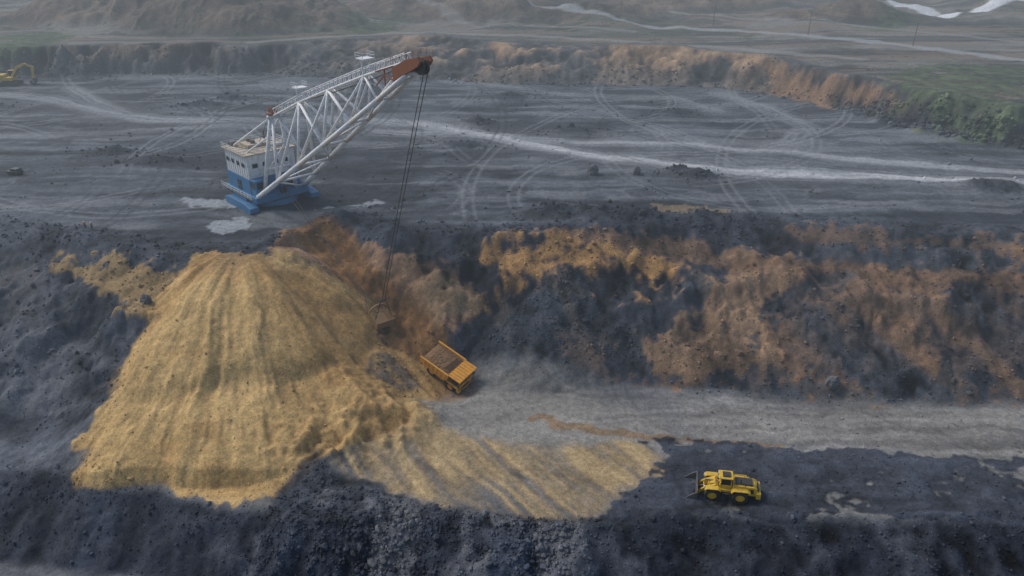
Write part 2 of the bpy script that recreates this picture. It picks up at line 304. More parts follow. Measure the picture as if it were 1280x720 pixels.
M=dict(white=paint('white_paint',(.78,.80,.82),.55,(.38,.35,.32),.55), blue=paint('blue_paint',(.035,.18,.37),.5,(.10,.12,.14),.5),
 beige=paint('roof_sheet',(.50,.43,.33),.7,(.25,.2,.16),.6), red=paint('red_oxide',(.25,.085,.035),.7), dark=paint('dark_steel',(.035,.035,.04),.6,(.09,.08,.07),.5),
 rubber=paint('tyre_rubber',(.022,.022,.024),.85,(.11,.095,.075),.6), glass=paint('window_glass',(.02,.03,.035),.12,(.08,.08,.08),.2),
 orange=paint('orange_paint',(.80,.38,.045),.45,(.26,.16,.07),.55), yellow=paint('yellow_paint',(.72,.46,.04),.42,(.22,.15,.07),.7), steel=paint('worn_steel',(.20,.19,.18),.45,(.09,.06,.04),.6,.5),
 wood=paint('weathered_wood',(.12,.10,.085),.9), rope=paint('steel_rope',(.03,.03,.03),.6), cloth=paint('dark_cloth',(.04,.05,.08),.9), vest=paint('work_jacket',(.55,.25,.05),.9), skin=paint('skin',(.5,.3,.22),.6,(.4,.25,.2),.2),
 lamp=paint('lamp_lens',(.8,.8,.78),.2,(.5,.5,.5),.2), hat=paint('hard_hat',(.8,.8,.78),.4), bucket=paint('bucket_steel',(.26,.16,.08),.75,(.14,.09,.05),.7), carp=paint('car_paint',(.02,.024,.03),.3,(.12,.11,.10),.35))
MG=attrmat('ground_dirt','g'); MR=attrmat('rock','r')
# ------------------------------------------------------------------ terrain mesh
NR,NC=1120,1060
ys=np.concatenate([45*np.exp(np.linspace(0,math.log(900/45),NR-60)),900*np.exp(np.linspace(0,math.log(7000/900),61))[1:]])
us=np.linspace(-1,1,NC); Yg,Ug=np.meshgrid(ys,us,indexing='ij'); Xg=Ug*(Yg*.86+62)
X=Xg.ravel(); Y=Yg.ravel(); Z,COL=ground(X,Y)
def fastmesh(name,co,faces,k,col,mat,smooth=True):
    me=bpy.data.meshes.new(name); n=len(co); f=len(faces)
    me.vertices.add(n); me.vertices.foreach_set('co',np.ascontiguousarray(co,np.float32).ravel())
    me.loops.add(f*k); me.loops.foreach_set('vertex_index',faces.astype(np.int32).ravel())
    me.polygons.add(f); me.polygons.foreach_set('loop_start',np.arange(0,f*k,k,dtype=np.int32)); me.polygons.foreach_set('loop_total',np.full(f,k,np.int32))
    me.polygons.foreach_set('use_smooth',np.full(f,smooth,bool)); me.update(calc_edges=True)
    at=me.color_attributes.new('Col','FLOAT_COLOR','POINT'); at.data.foreach_set('color',np.concatenate([col,np.ones((n,1))],1).astype(np.float32).ravel())
    me.materials.append(mat); ob=bpy.data.objects.new(name,me); scene.collection.objects.link(ob); return ob
i,j=np.meshgrid(np.arange(NR-1),np.arange(NC-1),indexing='ij'); a=(i*NC+j).ravel()
fastmesh('ground',np.stack([X,Y,Z],1),np.stack([a,a+1,a+NC+1,a+NC],1),4,COL,MG)
# ------------------------------------------------------------------ rubble (one mesh)
import bmesh
def ico(sub):
    bm=bmesh.new(); bmesh.ops.create_icosphere(bm,subdivisions=sub,radius=1); bm.verts.ensure_lookup_table()
    v=np.array([q.co[:] for q in bm.verts]); f=np.array([[w.index for w in q.verts] for q in bm.faces]); bm.free(); return v,f
V0,F0=ico(1)
def inpoly(pl,n):
    xs=[p[0] for p in pl]; ys_=[p[1] for p in pl]; ox=[];oy=[]
    while len(ox)<n:
        x=RS.uniform(min(xs),max(xs),n*3); y=RS.uniform(min(ys_),max(ys_),n*3)
        m=polymask(x.astype(np.float32),y.astype(np.float32),pl,1.)>RS.rand(n*3)*.9+.05; ox+=list(x[m]); oy+=list(y[m])
    return np.array(ox[:n]),np.array(oy[:n])
rx=[];ry=[];rs=[]
def add(x,y,s): rx.append(np.asarray(x)); ry.append(np.asarray(y)); rs.append(np.asarray(s))
def sz(n,m,sd=.5,mx=1.1): return np.clip(m*np.exp(RS.randn(n)*sd),.06,mx)
for nm,n,m in (('darkpile',900,.13),('dark_front',3300,.14),('dark_loader',1200,.09),('dark_gap',120,.14),('dh',900,.45),('brown3',220,.15),('brown2',90,.14),('brown1',130,.14),('cut',70,.12),('light_floor',160,.09)):
    x,y=inpoly(R[nm],n); add(x,y,sz(n,m))
def along(L,n,d0,d1,m,xr):
    x=RS.uniform(xr[0],xr[1],n); y=interp(L,x)+RS.uniform(d0,d1,n); add(x,y,sz(n,m))
along(LE,1900,-7,7,.18,(-120,115)); along(LD,900,-2,8,.15,(-60,100)); along(LC,900,-3,2,.14,(-90,85)); along(LC,2600,-15,0,.13,(-45,85)); along(LC,500,-10,0,.12,(-95,-45)); along(LF,900,-5,8,.42,(-230,150)); along(LD,1300,0,28,.15,(-12,110)); along(LD,600,2,36,.15,(-115,-70))
for (a_,b_,r_,h_) in MOUNDS:
    n=60; add(RS.normal(a_,r_*1.1,n),RS.normal(b_,r_*.6,n),sz(n,.26))
x=RS.uniform(-110,-60,350); y=RS.uniform(92,125,350); add(x,y,sz(350,.13))
for q in ((-20,80,300,5,2.5),(4,79,200,3,2.5)): add(RS.normal(q[0],q[3],q[2]),RS.normal(q[1],q[4],q[2]),sz(q[2],.26))
x=RS.uniform(-140,140,1000); y=RS.uniform(160,300,1000); add(x,y,sz(1000,.2))
x=RS.uniform(-20,90,1000); y=RS.uniform(84,120,1000); add(x,y,sz(1000,.08))
x=RS.uniform(-72,-25,1100); y=RS.uniform(87,115,1100); PILEROCK=len(np.concatenate(rx)); add(x,y,sz(1100,.09,.5,.35))
rx=np.concatenate(rx);ry=np.concatenate(ry);rs=np.concatenate(rs)
fx,fy=rx.astype(np.float32),ry.astype(np.float32)
bad=(polymask(fx,fy,R['tan_pile'],1.5)+polymask(fx,fy,R['tan_floor'],.8)+polymask(fx,fy,R['pale_floor'],1))>.4
keep=~bad|(RS.rand(len(rx))<.05)|((np.arange(len(rx))>=PILEROCK)&(RS.rand(len(rx))<.6)); rx,ry,rs=rx[keep],ry[keep],rs[keep]
rz,rc=ground(rx,ry); n=len(rx)
pts=V0[None]*(1+RS.uniform(-.28,.28,(n,len(V0),1))); pts=pts*(RS.uniform(.6,1.2,(n,1,3))); ang=RS.rand(n)*6.28; c_,s_=np.cos(ang)[:,None],np.sin(ang)[:,None]
px_=pts[...,0]*c_-pts[...,1]*s_; py_=pts[...,0]*s_+pts[...,1]*c_; pts=np.stack([px_,py_,pts[...,2]],-1)*rs[:,None,None]
pts+=np.stack([rx,ry,rz+rs*.2],1)[:,None,:]
cc=(rc*RS.uniform(.75,1.5,(n,1))+RS.uniform(0,.05,(n,1))**1.3); cc=np.repeat(cc[:,None,:],len(V0),1).reshape(-1,3)
fastmesh('rubble_rocks',pts.reshape(-1,3),(F0[None]+np.arange(n)[:,None,None]*len(V0)).reshape(-1,3),3,cc,MR,False)
V2,F2=ico(3)
for (bx,by,bs) in ((62,116,1.2),(22,189,1.5),(-72,125,1.0),(34,190,1.1)):
    q=V2.copy(); k=fbm(q[:,0]*2+bx,q[:,1]*2+q[:,2]*1.7,1,o=3,seed=bx); q=q*(1+.3*k[:,None]); q=np.sign(q)*np.abs(q)**.85*[1.0,.9,1.25]*bs
    q=q+[bx,by,gz(bx,by)+bs*.5]; fastmesh('boulder',q,F2,3,np.tile([[.13,.135,.14]],(len(q),1)),MR,False)
# ------------------------------------------------------------------ builder
class B:
    def __init__(s): s.v=[];s.f=[]
    def add(s,v,f):
        k=len(s.v); s.v+=[tuple(q) for q in v]; s.f+=[tuple(i+k for i in q) for q in f]; return s
    def box(s,x0,x1,y0,y1,z0,z1,tx=0,ty=0):
        v=[(x0,y0,z0),(x1,y0,z0),(x1,y1,z0),(x0,y1,z0),(x0+tx,y0+ty,z1),(x1-tx,y0+ty,z1),(x1-tx,y1-ty,z1),(x0+tx,y1-ty,z1)]
        return s.add(v,[(3,2,1,0),(4,5,6,7),(0,1,5,4),(1,2,6,5),(2,3,7,6),(3,0,4,7)])
    def prism(s,pr,y0,y1):
        n=len(pr); v=[(x,y0,z) for x,z in pr]+[(x,y1,z) for x,z in pr]
        return s.add(v,[tuple(range(n)),tuple(range(2*n-1,n-1,-1))]+[(i,i+n,(i+1)%n+n,(i+1)%n) for i in range(n)])
    def cyl(s,p,q,r,r2=None,n=10):
        r2=r if r2 is None else r2; p=Vector(p);q=Vector(q);d=(q-p).normalized(); u=d.orthogonal().normalized(); w=d.cross(u); v=[]
        for c,rr in ((p,r),(q,r2)):
            for i in range(n):
                a=2*math.pi*i/n; v.append(c+(u*math.cos(a)+w*math.sin(a))*rr)
        return s.add(v,[tuple(range(n-1,-1,-1)),tuple(range(n,2*n))]+[(i,(i+1)%n,(i+1)%n+n,i+n) for i in range(n)])
    def beam(s,p,q,w,h=None):
        h=h or w; p=Vector(p);q=Vector(q);d=(q-p).normalized(); u=d.cross(Vector((0,0,1)))
        u=Vector((1,0,0)) if u.length<1e-3 else u.normalized(); t=u.cross(d); v=[]
        for c in (p,q):
            for a,b in ((-1,-1),(1,-1),(1,1),(-1,1)): v.append(c+u*a*w/2+t*b*h/2)
        return s.add(v,[(3,2,1,0),(4,5,6,7),(0,1,5,4),(1,2,6,5),(2,3,7,6),(3,0,4,7)])
    def out(s,name,par,mat,bev=0,smooth=False):
        me=bpy.data.meshes.new(name); me.from_pydata(s.v,[],s.f); bm=bmesh.new(); bm.from_mesh(me); bmesh.ops.recalc_face_normals(bm,faces=bm.faces); bm.to_mesh(me); bm.free()
        me.materials.append(M[mat]); o=bpy.data.objects.new(name,me); scene.collection.objects.link(o); o.parent=par
        if smooth: me.polygons.foreach_set('use_smooth',[True]*len(me.polygons))
        if bev:
            m=o.modifiers.new('b','BEVEL'); m.width=bev; m.segments=2; m.limit_method='ANGLE'; m.angle_limit=.6
        return o
def root(name,x,y,z,head,sc=1,normal=None):
    e=bpy.data.objects.new(name,None); scene.collection.objects.link(e); 
    Rm=Matrix.Rotation(math.radians(head),4,'Z')
    if normal is not None:
        zx=Vector(normal).normalized(); xx=Rm.to_3x3()@Vector((1,0,0)); xx=(xx-zx*xx.dot(zx)).normalized(); yy=zx.cross(xx)
        Rm=Matrix((xx,yy,zx)).transposed().to_4x4()
    e.matrix_world=Matrix.Translation((x,y,z))@Rm@Matrix.Scale(sc,4); return e
def seat(x,y,r):
    zc=[gz(x+r,y),gz(x-r,y),gz(x,y+r),gz(x,y-r)]; nrm=Vector((-(zc[0]-zc[1])/(2*r),-(zc[2]-zc[3])/(2*r),1)).normalized(); return sum(zc)/4,nrm
def wheel(par,x,y,r,w,hubmat,name):
    b=B(); n=24; prof=[(-.5,.62),(-.5,.88),(-.42,.97),(-.2,1),(.2,1),(.42,.97),(.5,.88),(.5,.62)]; v=[];f=[]
    for i in range(n):
        a=2*math.pi*i/n
        for (t,q) in prof: v.append((x+math.cos(a)*q*r,y+t*w,r+math.sin(a)*q*r))
    m=len(prof)
    for i in range(n):
        for k in range(m-1): f.append((i*m+k,i*m+k+1,((i+1)%n)*m+k+1,((i+1)%n)*m+k))
    b.add(v,f)
    for i in range(n):
        a=2*math.pi*(i+.5)/n
        for sg in (-1,1):
            p=(x+math.cos(a)*r*.98,y+sg*w*.06,r+math.sin(a)*r*.98); a2=a+.1; q=(x+math.cos(a2)*r*.97,y+sg*w*.48,r+math.sin(a2)*r*.97); b.beam(p,q,.09*r,.1*r)
    b.out('tyre_'+name,par,'rubber')
    h=B(); h.cyl((x,y-w*.34,r),(x,y+w*.34,r),r*.63,n=20); h.cyl((x,y-w*.46,r),(x,y+w*.46,r),r*.28,n=12); h.out('hub_'+name,par,hubmat,.03)
# ------------------------------------------------------------------ dragline
dgx,dgy=-60.,171.; dz=gz(dgx,dgy)+.05; D=root('dragline_excavator',dgx,dgy,dz,math.degrees(math.atan2(-.716,.698)))
b=B(); b.cyl((-.5,0,0),(-.5,0,1.5),6.6,6.4,40); b.out('base_tub',D,'blue',.1)
b=B()
for sy in (-1,1):
    b.prism([(-6.5,.35),(-5.8,0),(6,0),(7,.35),(7,1.5),(4.4,2.1),(-4,2.1),(-6.5,1.5)],sy*7.0,sy*9.2)
b.out('walking_shoes',D,'blue',.1)
b=B(); b.box(-9.8,6.2,-7.0,7.0,1.9,3.3); b.box(-4,3,-8.0,8.0,2.3,3.0); b.cyl((-.5,0,1.5),(-.5,0,1.9),5.6,n=32)
for k in range(6): 
    for sy in (-1,1): b.box(-9+k*2.4,-8.6+k*2.4,7.02 if sy>0 else -7.4,7.4 if sy>0 else -7.02,2.0,3.2)
b.out('revolving_frame',D,'blue',.06)
b=B(); b.box(-9.3,2.6,-6.3,6.3,3.32,7.0); b.box(2.62,5.2,-6.2,-2.8,3.32,7.2); b.box(2.62,4.4,.8,6.0,3.32,5.6); b.out('lower_cladding',D,'blue',.06)
b=B(); b.box(-9.2,2.5,-6.2,6.2,7.02,12.6)
for k in range(10):
    for sy in (-1,1): b.box(-8.9+k*1.18,-8.78+k*1.18,sy*6.26-.06,sy*6.26+.06,7.1,12.5)
for k in range(11): b.box(2.5,2.62,-5.8+k*1.13,-5.68+k*1.13,7.1,12.5)
b.box(-10.6,-9.22,-4,4,7.2,11)
b.out('machinery_house',D,'white',.05)
b=B(); b.box(-9.6,2.9,-6.7,6.7,12.62,12.95); b.box(-7,-2.5,-3,3,12.97,13.7); b.box(-1.5,1,2,4.5,12.97,14.0)
for k in range(6): b.box(-9.5+k*2.1,-9.4+k*2.1,-6.6,6.6,12.96,13.05)
b.out('roof',D,'beige',.04)
b=B(); 
for k in range(2): b.cyl((-6+k*2,-1,13.7),(-6+k*2,-1,14.5),.6,n=14)
b.cyl((-8,4,12.9),(-8,4,15.2),.25); b.box(-8.9,-7.3,-5,-3.5,12.97,14); b.out('roof_vents',D,'steel',.03)
b=B()
for k in range(4): b.box(-8.3+k*2.7,-7.0+k*2.7,-6.36,-6.3,9.7,10.7); b.box(-8.3+k*2.7,-7.0+k*2.7,6.3,6.36,9.7,10.7)
for k in range(4): b.box(2.64,2.7,-5.0+k*2.7,-3.7+k*2.7,9.6,10.6)
b.box(5.21,5.27,-5.8,-3.1,5.1,6.7); b.box(3.0,4.9,-6.27,-6.21,5.1,6.7); b.box(-4,-2.2,-6.42,-6.31,3.5,5.9); b.box(4.41,4.47,1.6,4.8,3.9,5.2)
b.out('windows_and_doors',D,'glass')
b=B()
def rail(b,pts,h=1.05):
    for p,q in zip(pts[:-1],pts[1:]):
        p=Vector(p);q=Vector(q); n=max(1,int((q-p).length/1.6))
        for t in (h,h*.5): b.beam(p+Vector((0,0,t)),q+Vector((0,0,t)),.06)
        for k in range(n+1):
            c=p.lerp(q,k/n); b.beam(c,c+Vector((0,0,h)),.06)
rail(b,[(-9.5,-6.6,12.95),(2.8,-6.6,12.95),(2.8,6.6,12.95),(-9.5,6.6,12.95),(-9.5,-6.6,12.95)]); rail(b,[(-9.8,-8.1,3.3),(6.1,-8.1,3.3)]); rail(b,[(-9.8,8.1,3.3),(6.1,8.1,3.3)])
b.out('railings',D,'white')
b=B(); b.box(-9.8,6.1,-8.2,-7.45,3.22,3.31); b.box(-9.8,6.1,7.45,8.2,3.22,3.31)
for k in range(10): b.box(-10.3,-9.85,-2-k*.4,-1.7-k*.4,3.2-k*.32,3.3-k*.32)
b.out('catwalks_and_stairs',D,'steel')
b=B()
for sy in (-1,1):
    b.cyl((5,sy*4.2,3.3),(8,sy*1.2,22.2),.52,.42); b.cyl((-7.5,sy*4.5,12.9),(7.8,sy*1.3,21.8),.32,.28); b.cyl((0,sy*4.5,12.9),(7.2,sy*1.8,17.6),.26)
b.cyl((8,-1.9,22.2),(8,1.9,22.2),.45); b.cyl((6.9,-2.2,15.5),(6.9,2.2,15.5),.24); b.cyl((6,-3.2,9.6),(6,3.2,9.6),.26); b.cyl((5.6,-3.6,8),(6.9,2.2,15.5),.17); b.cyl((5.6,3.6,8),(6.9,-2.2,15.5),.17)
b.out('a_frame',D,'white',0,True)
b=B(); b.box(7.2,8.8,-1.8,1.8,22.7,23.0); 
for sy in(-.8,.8): b.cyl((8,sy-.12,23.6),(8,sy+.12,23.6),.8,n=20)
rail(b,[(7.2,-1.8,23),(8.8,-1.8,23),(8.8,1.8,23),(7.2,1.8,23),(7.2,-1.8,23)],1.2)
b.out('mast_head_sheaves',D,'red')
def lo(t,sy): 
    sp=5.0*(1-t)**1.4+1.0; return Vector((5.5+(61-5.5)*t,sy*sp,3.4+(38.6-3.4)*t))
ups=[Vector((8,0,22.2)),Vector((21.5,0,27.6)),Vector((34,0,32)),Vector((47.5,0,36.6)),Vector((60.5,0,40.6))]
b=B(); T=[0,.16,.32,.5,.68,.84,1]
for sy in (-1,1):
    for k in range(6): b.cyl(lo(T[k],sy),lo(T[k+1],sy),.62-.03*k,.59-.03*k)
for k in range(1,7): b.cyl(lo(T[k],-1),lo(T[k],1),.27)
for k in range(0,6): b.cyl(lo(T[k],-1 if k%2 else 1),lo(T[k+1],1 if k%2 else -1),.21)
b.out('boom_lower_chords',D,'white',0,True)
b=B(); web=[(0,.16),(1,.16),(1,.32),(2,.5),(1,.5),(2,.68),(3,.68),(3,.84),(2,.32),(4,.84),(3,.5)]
for (u_,t) in web:
    for sy in (-1,1): b.cyl(lo(t,sy),ups[u_]+Vector((0,sy*.7,0)),.31 if u_<3 else .24)
b.out('boom_web_members',D,'white',0,True)
b=B()
for k in range(4):
    p,q=ups[k],ups[k+1]
    for sy in (-1,1):
        o=Vector((0,sy*.75,0)); b.cyl(p+o,q+o,.25); b.cyl(p+o+Vector((0,0,1.5)),q+o+Vector((0,0,1.5)),.12)
        n=8
        for i in range(n):
            a_=p.lerp(q,i/n)+o; c=p.lerp(q,(i+.5)/n)+o+Vector((0,0,1.5)); d=p.lerp(q,(i+1)/n)+o; b.cyl(a_,c,.07,n=6); b.cyl(c,d,.07,n=6)
    for i in range(9):
        c=p.lerp(q,i/9); b.beam(c+Vector((0,-.75,0)),c+Vector((0,.75,0)),.12)
for k in (1,3):
    c=ups[k]; b.cyl(c+Vector((0,-.8,0)),c+Vector((-.4,-.8,3.0)),.18); b.cyl(c+Vector((0,.8,0)),c+Vector((-.4,.8,3.0)),.18); b.box(c.x-1.5,c.x+.9,-1.3,1.3,c.z+2.9,c.z+3.1); rail(b,[(c.x-1.5,-1.3,c.z+3.1),(c.x+.9,-1.3,c.z+3.1),(c.x+.9,1.3,c.z+3.1),(c.x-1.5,1.3,c.z+3.1)],1)
b.out('boom_upper_truss',D,'white')
b=B(); tp=[(57.5,37.1),(61.5,38.9),(64.8,40.4),(65.6,41.3),(64.9,42.0),(61.5,41.2),(57.5,39.4)]
for y0 in (-1.45,.95): b.prism(tp,y0,y0+.5)
for x_,z_ in ((58,38.2),(60.5,39.3),(62.5,40.2),(64.5,41)): b.beam((x_,-.92,z_),(x_,.92,z_),.5)
for (p,q) in (((52,35.6),(54.8,37.8)),((54.8,37.8),(57.5,37.2)),((52,38),(57.5,39.6)),((54.8,35.9),(54.8,38.7))):
    for sy in (-1.2,1.2): b.beam((p[0],sy,p[1]),(q[0],sy,q[1]),.22)
rail(b,[(56,-1.5,39.5),(62,-1.5,41.7),(65.4,-1.5,41.9)],1.1); rail(b,[(56,1.5,39.5),(62,1.5,41.7),(65.4,1.5,41.9)],1.1)
b.out('boom_tip_housing',D,'red',.04)
b=B()
for sy in (-.45,.45): b.cyl((64.3,sy-.15,40.2),(64.3,sy+.15,40.2),1.3,n=28); b.cyl((6.6,sy-.12,4.2),(6.6,sy+.12,4.2),.9,n=20)
b.out('sheaves',D,'dark')
bw=(-27.6,131.2); bz=gz(*bw); inv=D.matrix_world.inverted(); bl=inv@Vector((bw[0],bw[1],bz))
bh=root('dragline_bucket',0,0,0,0); bh.parent=D; bh.matrix_parent_inverse=Matrix.Identity(4)
dirb=math.atan2(-bl.y,6.6-bl.x)
bh.matrix_basis=Matrix.Translation(bl+Vector((0,0,.35)))@Matrix.Rotation(dirb,4,'Z')@Matrix.Rotation(-.36,4,'Y')
b=B(); w=1.9
b.prism([(-2.2,.5),(-1.6,0),(2.4,0),(2.4,.22),(-1.5,.25),(-1.95,.6),(-1.95,2.3),(-2.2,2.3)],-w,w)
for sy in (-1,1): b.prism([(-2.15,.55),(-1.6,.05),(2.4,.05),(2.1,1.3),(1.6,2.5),(-2.15,2.25)],sy*w-.12,sy*w+.12)
b.out('shell',bh,'bucket',.05)
b=B()
for k in range(5): b.prism([(2.3,-.05),(3.2,.1),(2.3,.3)],-1.75+k*.8,-1.45+k*.8)
pr=[(1.5,w*math.cos(a)*1.02,1.9+1.9*math.sin(a)) for a in [math.pi*i/12 for i in range(13)]]
for p,q in zip(pr[:-1],pr[1:]): b.beam(p,q,.35)
b.out('teeth_and_arch',bh,'bucket')
b=B(); jn=(0,0,6.5)
for sy in (-1,1): b.beam((-.9,sy*w,2.1),(0,sy*.5,jn[2]),.12); b.beam((2.2,sy*w,1.2),(6,sy*.3,1.6),.14)
b.beam((1.5,0,3.7),(0,0,jn[2]),.08); b.beam((0,-.7,jn[2]),(0,.7,jn[2]),.35); b.beam((0,0,jn[2]),(6,0,1.6),.06); b.out('chains',bh,'dark')
bm_=bh.matrix_basis; hp=bm_@Vector((0,0,jn[2])); dp=bm_@Vector((6,0,1.6))
b=B()
def sagrope(b,p,q,s,r,n=14):
    pr_=None
    for i in range(n+1):
        t=i/n; c=Vector(p).lerp(Vector(q),t); c.z-=s*4*t*(1-t)
        if pr_ is not None: b.cyl(pr_,c,r,n=6)
        pr_=c
for sy in (-.45,.45):
    sagrope(b,(65.5,sy,40.2),hp+Vector((0,sy*.8,0)),-.6,.075); sagrope(b,(7.2,sy,4.6),dp+Vector((0,sy*.5,0)),-.2,.08)
    sagrope(b,(64.3,sy,41.5),(8,sy,24.3),.9,.05); sagrope(b,(8,sy,24.3),(-2,sy,13.6),0,.06)
b.out('ropes',D,'rope')
# ------------------------------------------------------------------ dump truck
tx,ty=-13.4,122.2; tz,tn=seat(tx,ty,2.5); K=root('dump_truck',tx,ty,tz,-36,1.0,tn)
for sy in (-1,1): wheel(K,2.7,sy*2.05,1.15,.85,'orange','f'+('l' if sy>0 else 'r'))
for sy in (-1,1):
    wheel(K,-2.3,sy*1.95,1.15,.72,'orange','ro'+('l' if sy>0 else 'r')); wheel(K,-2.3,sy*1.15,1.15,.7,'dark','ri'+('l' if sy>0 else 'r'))
b=B()
for sy in (-1,1): b.prism([(-4.3,1.5),(-3.6,1.15),(3.8,1.05),(4.3,1.3),(4.3,1.75),(-4.3,2.05)],sy*.75-.2,sy*.75+.2)
b.cyl((-2.3,-1.4,1.15),(-2.3,1.4,1.15),.5,n=14); b.cyl((2.7,-1.7,1.15),(2.7,1.7,1.15),.25); b.box(-1.2,1.6,-1.9,-1.05,1.0,1.9); b.cyl((-.9,1.4,1.5),(1.2,1.4,1.5),.45,n=14); b.box(.6,2.4,-.9,.9,1.2,2.2); b.out('chassis',K,'dark',.03)
b=B()
b.prism([(-5.1,2.75),(-3.9,2.25),(.6,1.95),(1.75,2.9),(1.9,4.35),(4.75,4.75),(4.75,4.93),(1.75,4.55),(1.55,3.0),(.5,2.2),(-3.9,2.5),(-5.05,2.95)],-2.62,2.62)
for sy in (-1,1):
    b.prism([(-5.2,2.8),(-3.9,2.3),(.6,2.0),(1.8,2.9),(1.95,4.62),(1.6,4.6),(-4.9,3.95)],sy*2.7-.08,sy*2.7+.08)
    for k in range(6):
        x_=-4.2+k*1.05; b.box(x_,x_+.22,sy*2.85-.09,sy*2.85+.09,2.32,3.98+k*.1)
    b.beam((-5.2,sy*2.78,3.95),(1.9,sy*2.78,4.62),.3,.22); b.beam((1.9,sy*2.6,4.5),(4.75,sy*2.6,4.88),.22,.3)
b.out('tipper_body',K,'orange',.03)
b=B()
for k in range(7): y_=-2.2+k*.73; b.beam((1.7,y_,4.66),(4.74,y_,5.02),.14,.16)
b.out('canopy_ribs',K,'orange')
n=22; v=[];f=[]
for i_ in range(n):
    for j_ in range(n):
        x_=-4.9+6.5*i_/(n-1); y_=-2.6+5.2*j_/(n-1); e=min(1,(1-abs(j_/(n-1)*2-1))*2.2)*min(1,(1-abs(i_/(n-1)*2-1))*2.5)
        v.append((x_,y_,3.6+.09*(x_+5)+e*.85+random.uniform(-.1,.1)))
for i_ in range(n-1):
    for j_ in range(n-1): f.append((i_*n+j_,i_*n+j_+1,(i_+1)*n+j_+1,(i_+1)*n+j_))
M['load']=paint('load_dirt',(.23,.13,.06),.95,(.14,.08,.045),.7); B().add(v,f).out('load_of_dirt',K,'load')
b=B(); b.box(2.0,4.6,-2.5,2.5,2.42,2.56); b.box(3.0,4.72,-1.25,1.25,1.35,2.42); b.box(4.2,4.95,-2.3,2.3,1.0,1.42)
for sy in (-1,1): b.prism([(1.5,2.4),(1.7,2.15),(4.2,2.15),(4.55,1.9),(4.62,2.4)],sy*2.05-.5,sy*2.05+.5)
b.out('hood_and_fenders',K,'orange',.05)
b=B(); b.box(2.5,4.2,.35,2.15,2.57,4.15,.12,.06); b.box(2.4,4.4,.25,2.25,4.16,4.28); b.out('cab',K,'orange',.05)
b=B(); b.box(4.04,4.22,.5,2.0,3.05,3.85); b.box(2.75,3.95,.22,.42,3.1,3.85); b.box(2.75,3.95,2.1,2.24,3.1,3.85); b.out('cab_windows',K,'glass')
b=B(); b.box(4.73,4.79,-1.0,1.0,1.5,2.3); b.box(2.6,4.0,-2.2,-.6,2.57,3.25)
for k in range(8): b.box(4.79,4.83,-.95+k*.26,-.87+k*.26,1.5,2.3)
b.out('radiator_grille',K,'dark',.01)
b=B()
for y_ in (-2.0,-1.55,1.55,2.0): b.cyl((4.95,y_,1.22),(5.02,y_,1.22),.15,n=12)
b.out('headlights',K,'lamp')
b=B(); rail(b,[(4.55,-2.45,2.56),(4.55,.2,2.56)],.95); rail(b,[(4.55,-2.45,2.56),(2.2,-2.45,2.56)],.95); rail(b,[(4.55,.3,2.56),(4.55,2.45,2.56),(4.25,2.45,2.56)],.95)
for sy in (-1,1):
    for k in range(5): b.beam((4.98+.02*k,sy*1.5-.25,2.4-k*.4),(4.98+.02*k,sy*1.5+.25,2.4-k*.4),.07)
    b.beam((4.7,sy*2.5,2.6),(4.7,sy*2.5,3.4),.05); b.box(4.62,4.72,sy*2.6-.2,sy*2.6+.2,3.1,3.6)
b.out('railings_ladders_mirrors',K,'dark')
# ------------------------------------------------------------------ wheel loader
lx,ly=34.2,88.2; lz,ln=seat(lx,ly,2.5); W=root('wheel_loader',lx,ly,lz,168,1.0,ln)
for x_,nm in ((2.1,'f'),(-2.2,'r')):
    for sy in (-1,1): wheel(W,x_,sy*1.5,1.2,.95,'yellow',nm+('l' if sy>0 else 'r'))
b=B(); b.prism([(-4.9,1.2),(-4.7,2.7),(-4.3,2.95),(-1.0,3.1),(-.9,1.2)],-1.1,1.1); b.box(-5.3,-4.6,-1.45,1.45,.95,2.1); 
for sy in (-1,1): b.prism([(-3.5,2.35),(-3.1,2.5),(-1.2,2.5),(-.8,2.0),(-.7,2.2),(-1.15,2.7),(-3.2,2.7),(-3.7,2.4)],sy*1.5-.45,sy*1.5+.45); b.prism([(.9,2.3),(1.3,2.5),(2.8,2.5),(3.2,2.2),(3.3,2.35),(2.9,2.68),(1.2,2.68),(.8,2.4)],sy*1.5-.45,sy*1.5+.45)
b.box(-1.0,1.0,-1.2,1.2,1.6,2.1); b.prism([(.5,.8),(.8,2.3),(1.7,2.9),(2.4,2.7),(2.9,1.2),(2.4,.8)],-.6,.6)
b.out('body',W,'yellow',.06)
b=B(); b.box(-4.9,-1,-.5,.5,.8,1.2); b.cyl((2.1,-1.3,1.15),(2.1,1.3,1.15),.35); b.cyl((-2.2,-1.3,1.15),(-2.2,1.3,1.15),.35); b.box(-.6,.6,-.6,.6,.8,1.6)
b.box(-4.2,-1.5,-1.14,-1.11,1.7,2.6); b.box(-4.2,-1.5,1.11,1.14,1.7,2.6); b.box(-4.98,-4.84,-.9,.9,2.2,2.65); b.cyl((-2.2,.5,3.0),(-2.2,.5,4.0),.12); b.box(-4.0,-1.4,-.75,.75,3.0,3.22)
b.out('chassis_and_vents',W,'dark',.02)
b=B(); b.box(-.85,.95,-.85,.85,2.12,2.75); 
for x_,y_ in ((-.8,-.8),(-.8,.8),(.85,-.8),(.85,.8)): b.beam((x_,y_,2.7),(x_*.92,y_*.95,4.05),.13)
b.box(-1.0,1.15,-.95,.95,4.05,4.22); b.out('cab_frame',W,'yellow',.03)
b=B(); b.box(-.6,.6,-.55,.55,4.24,4.42); b.out('roof_air_conditioner',W,'dark',.05)
b=B(); b.box(-.78,.83,-.78,.78,2.76,4.04,.06,.04); b.out('cab_glass',W,'glass')
b=B() 
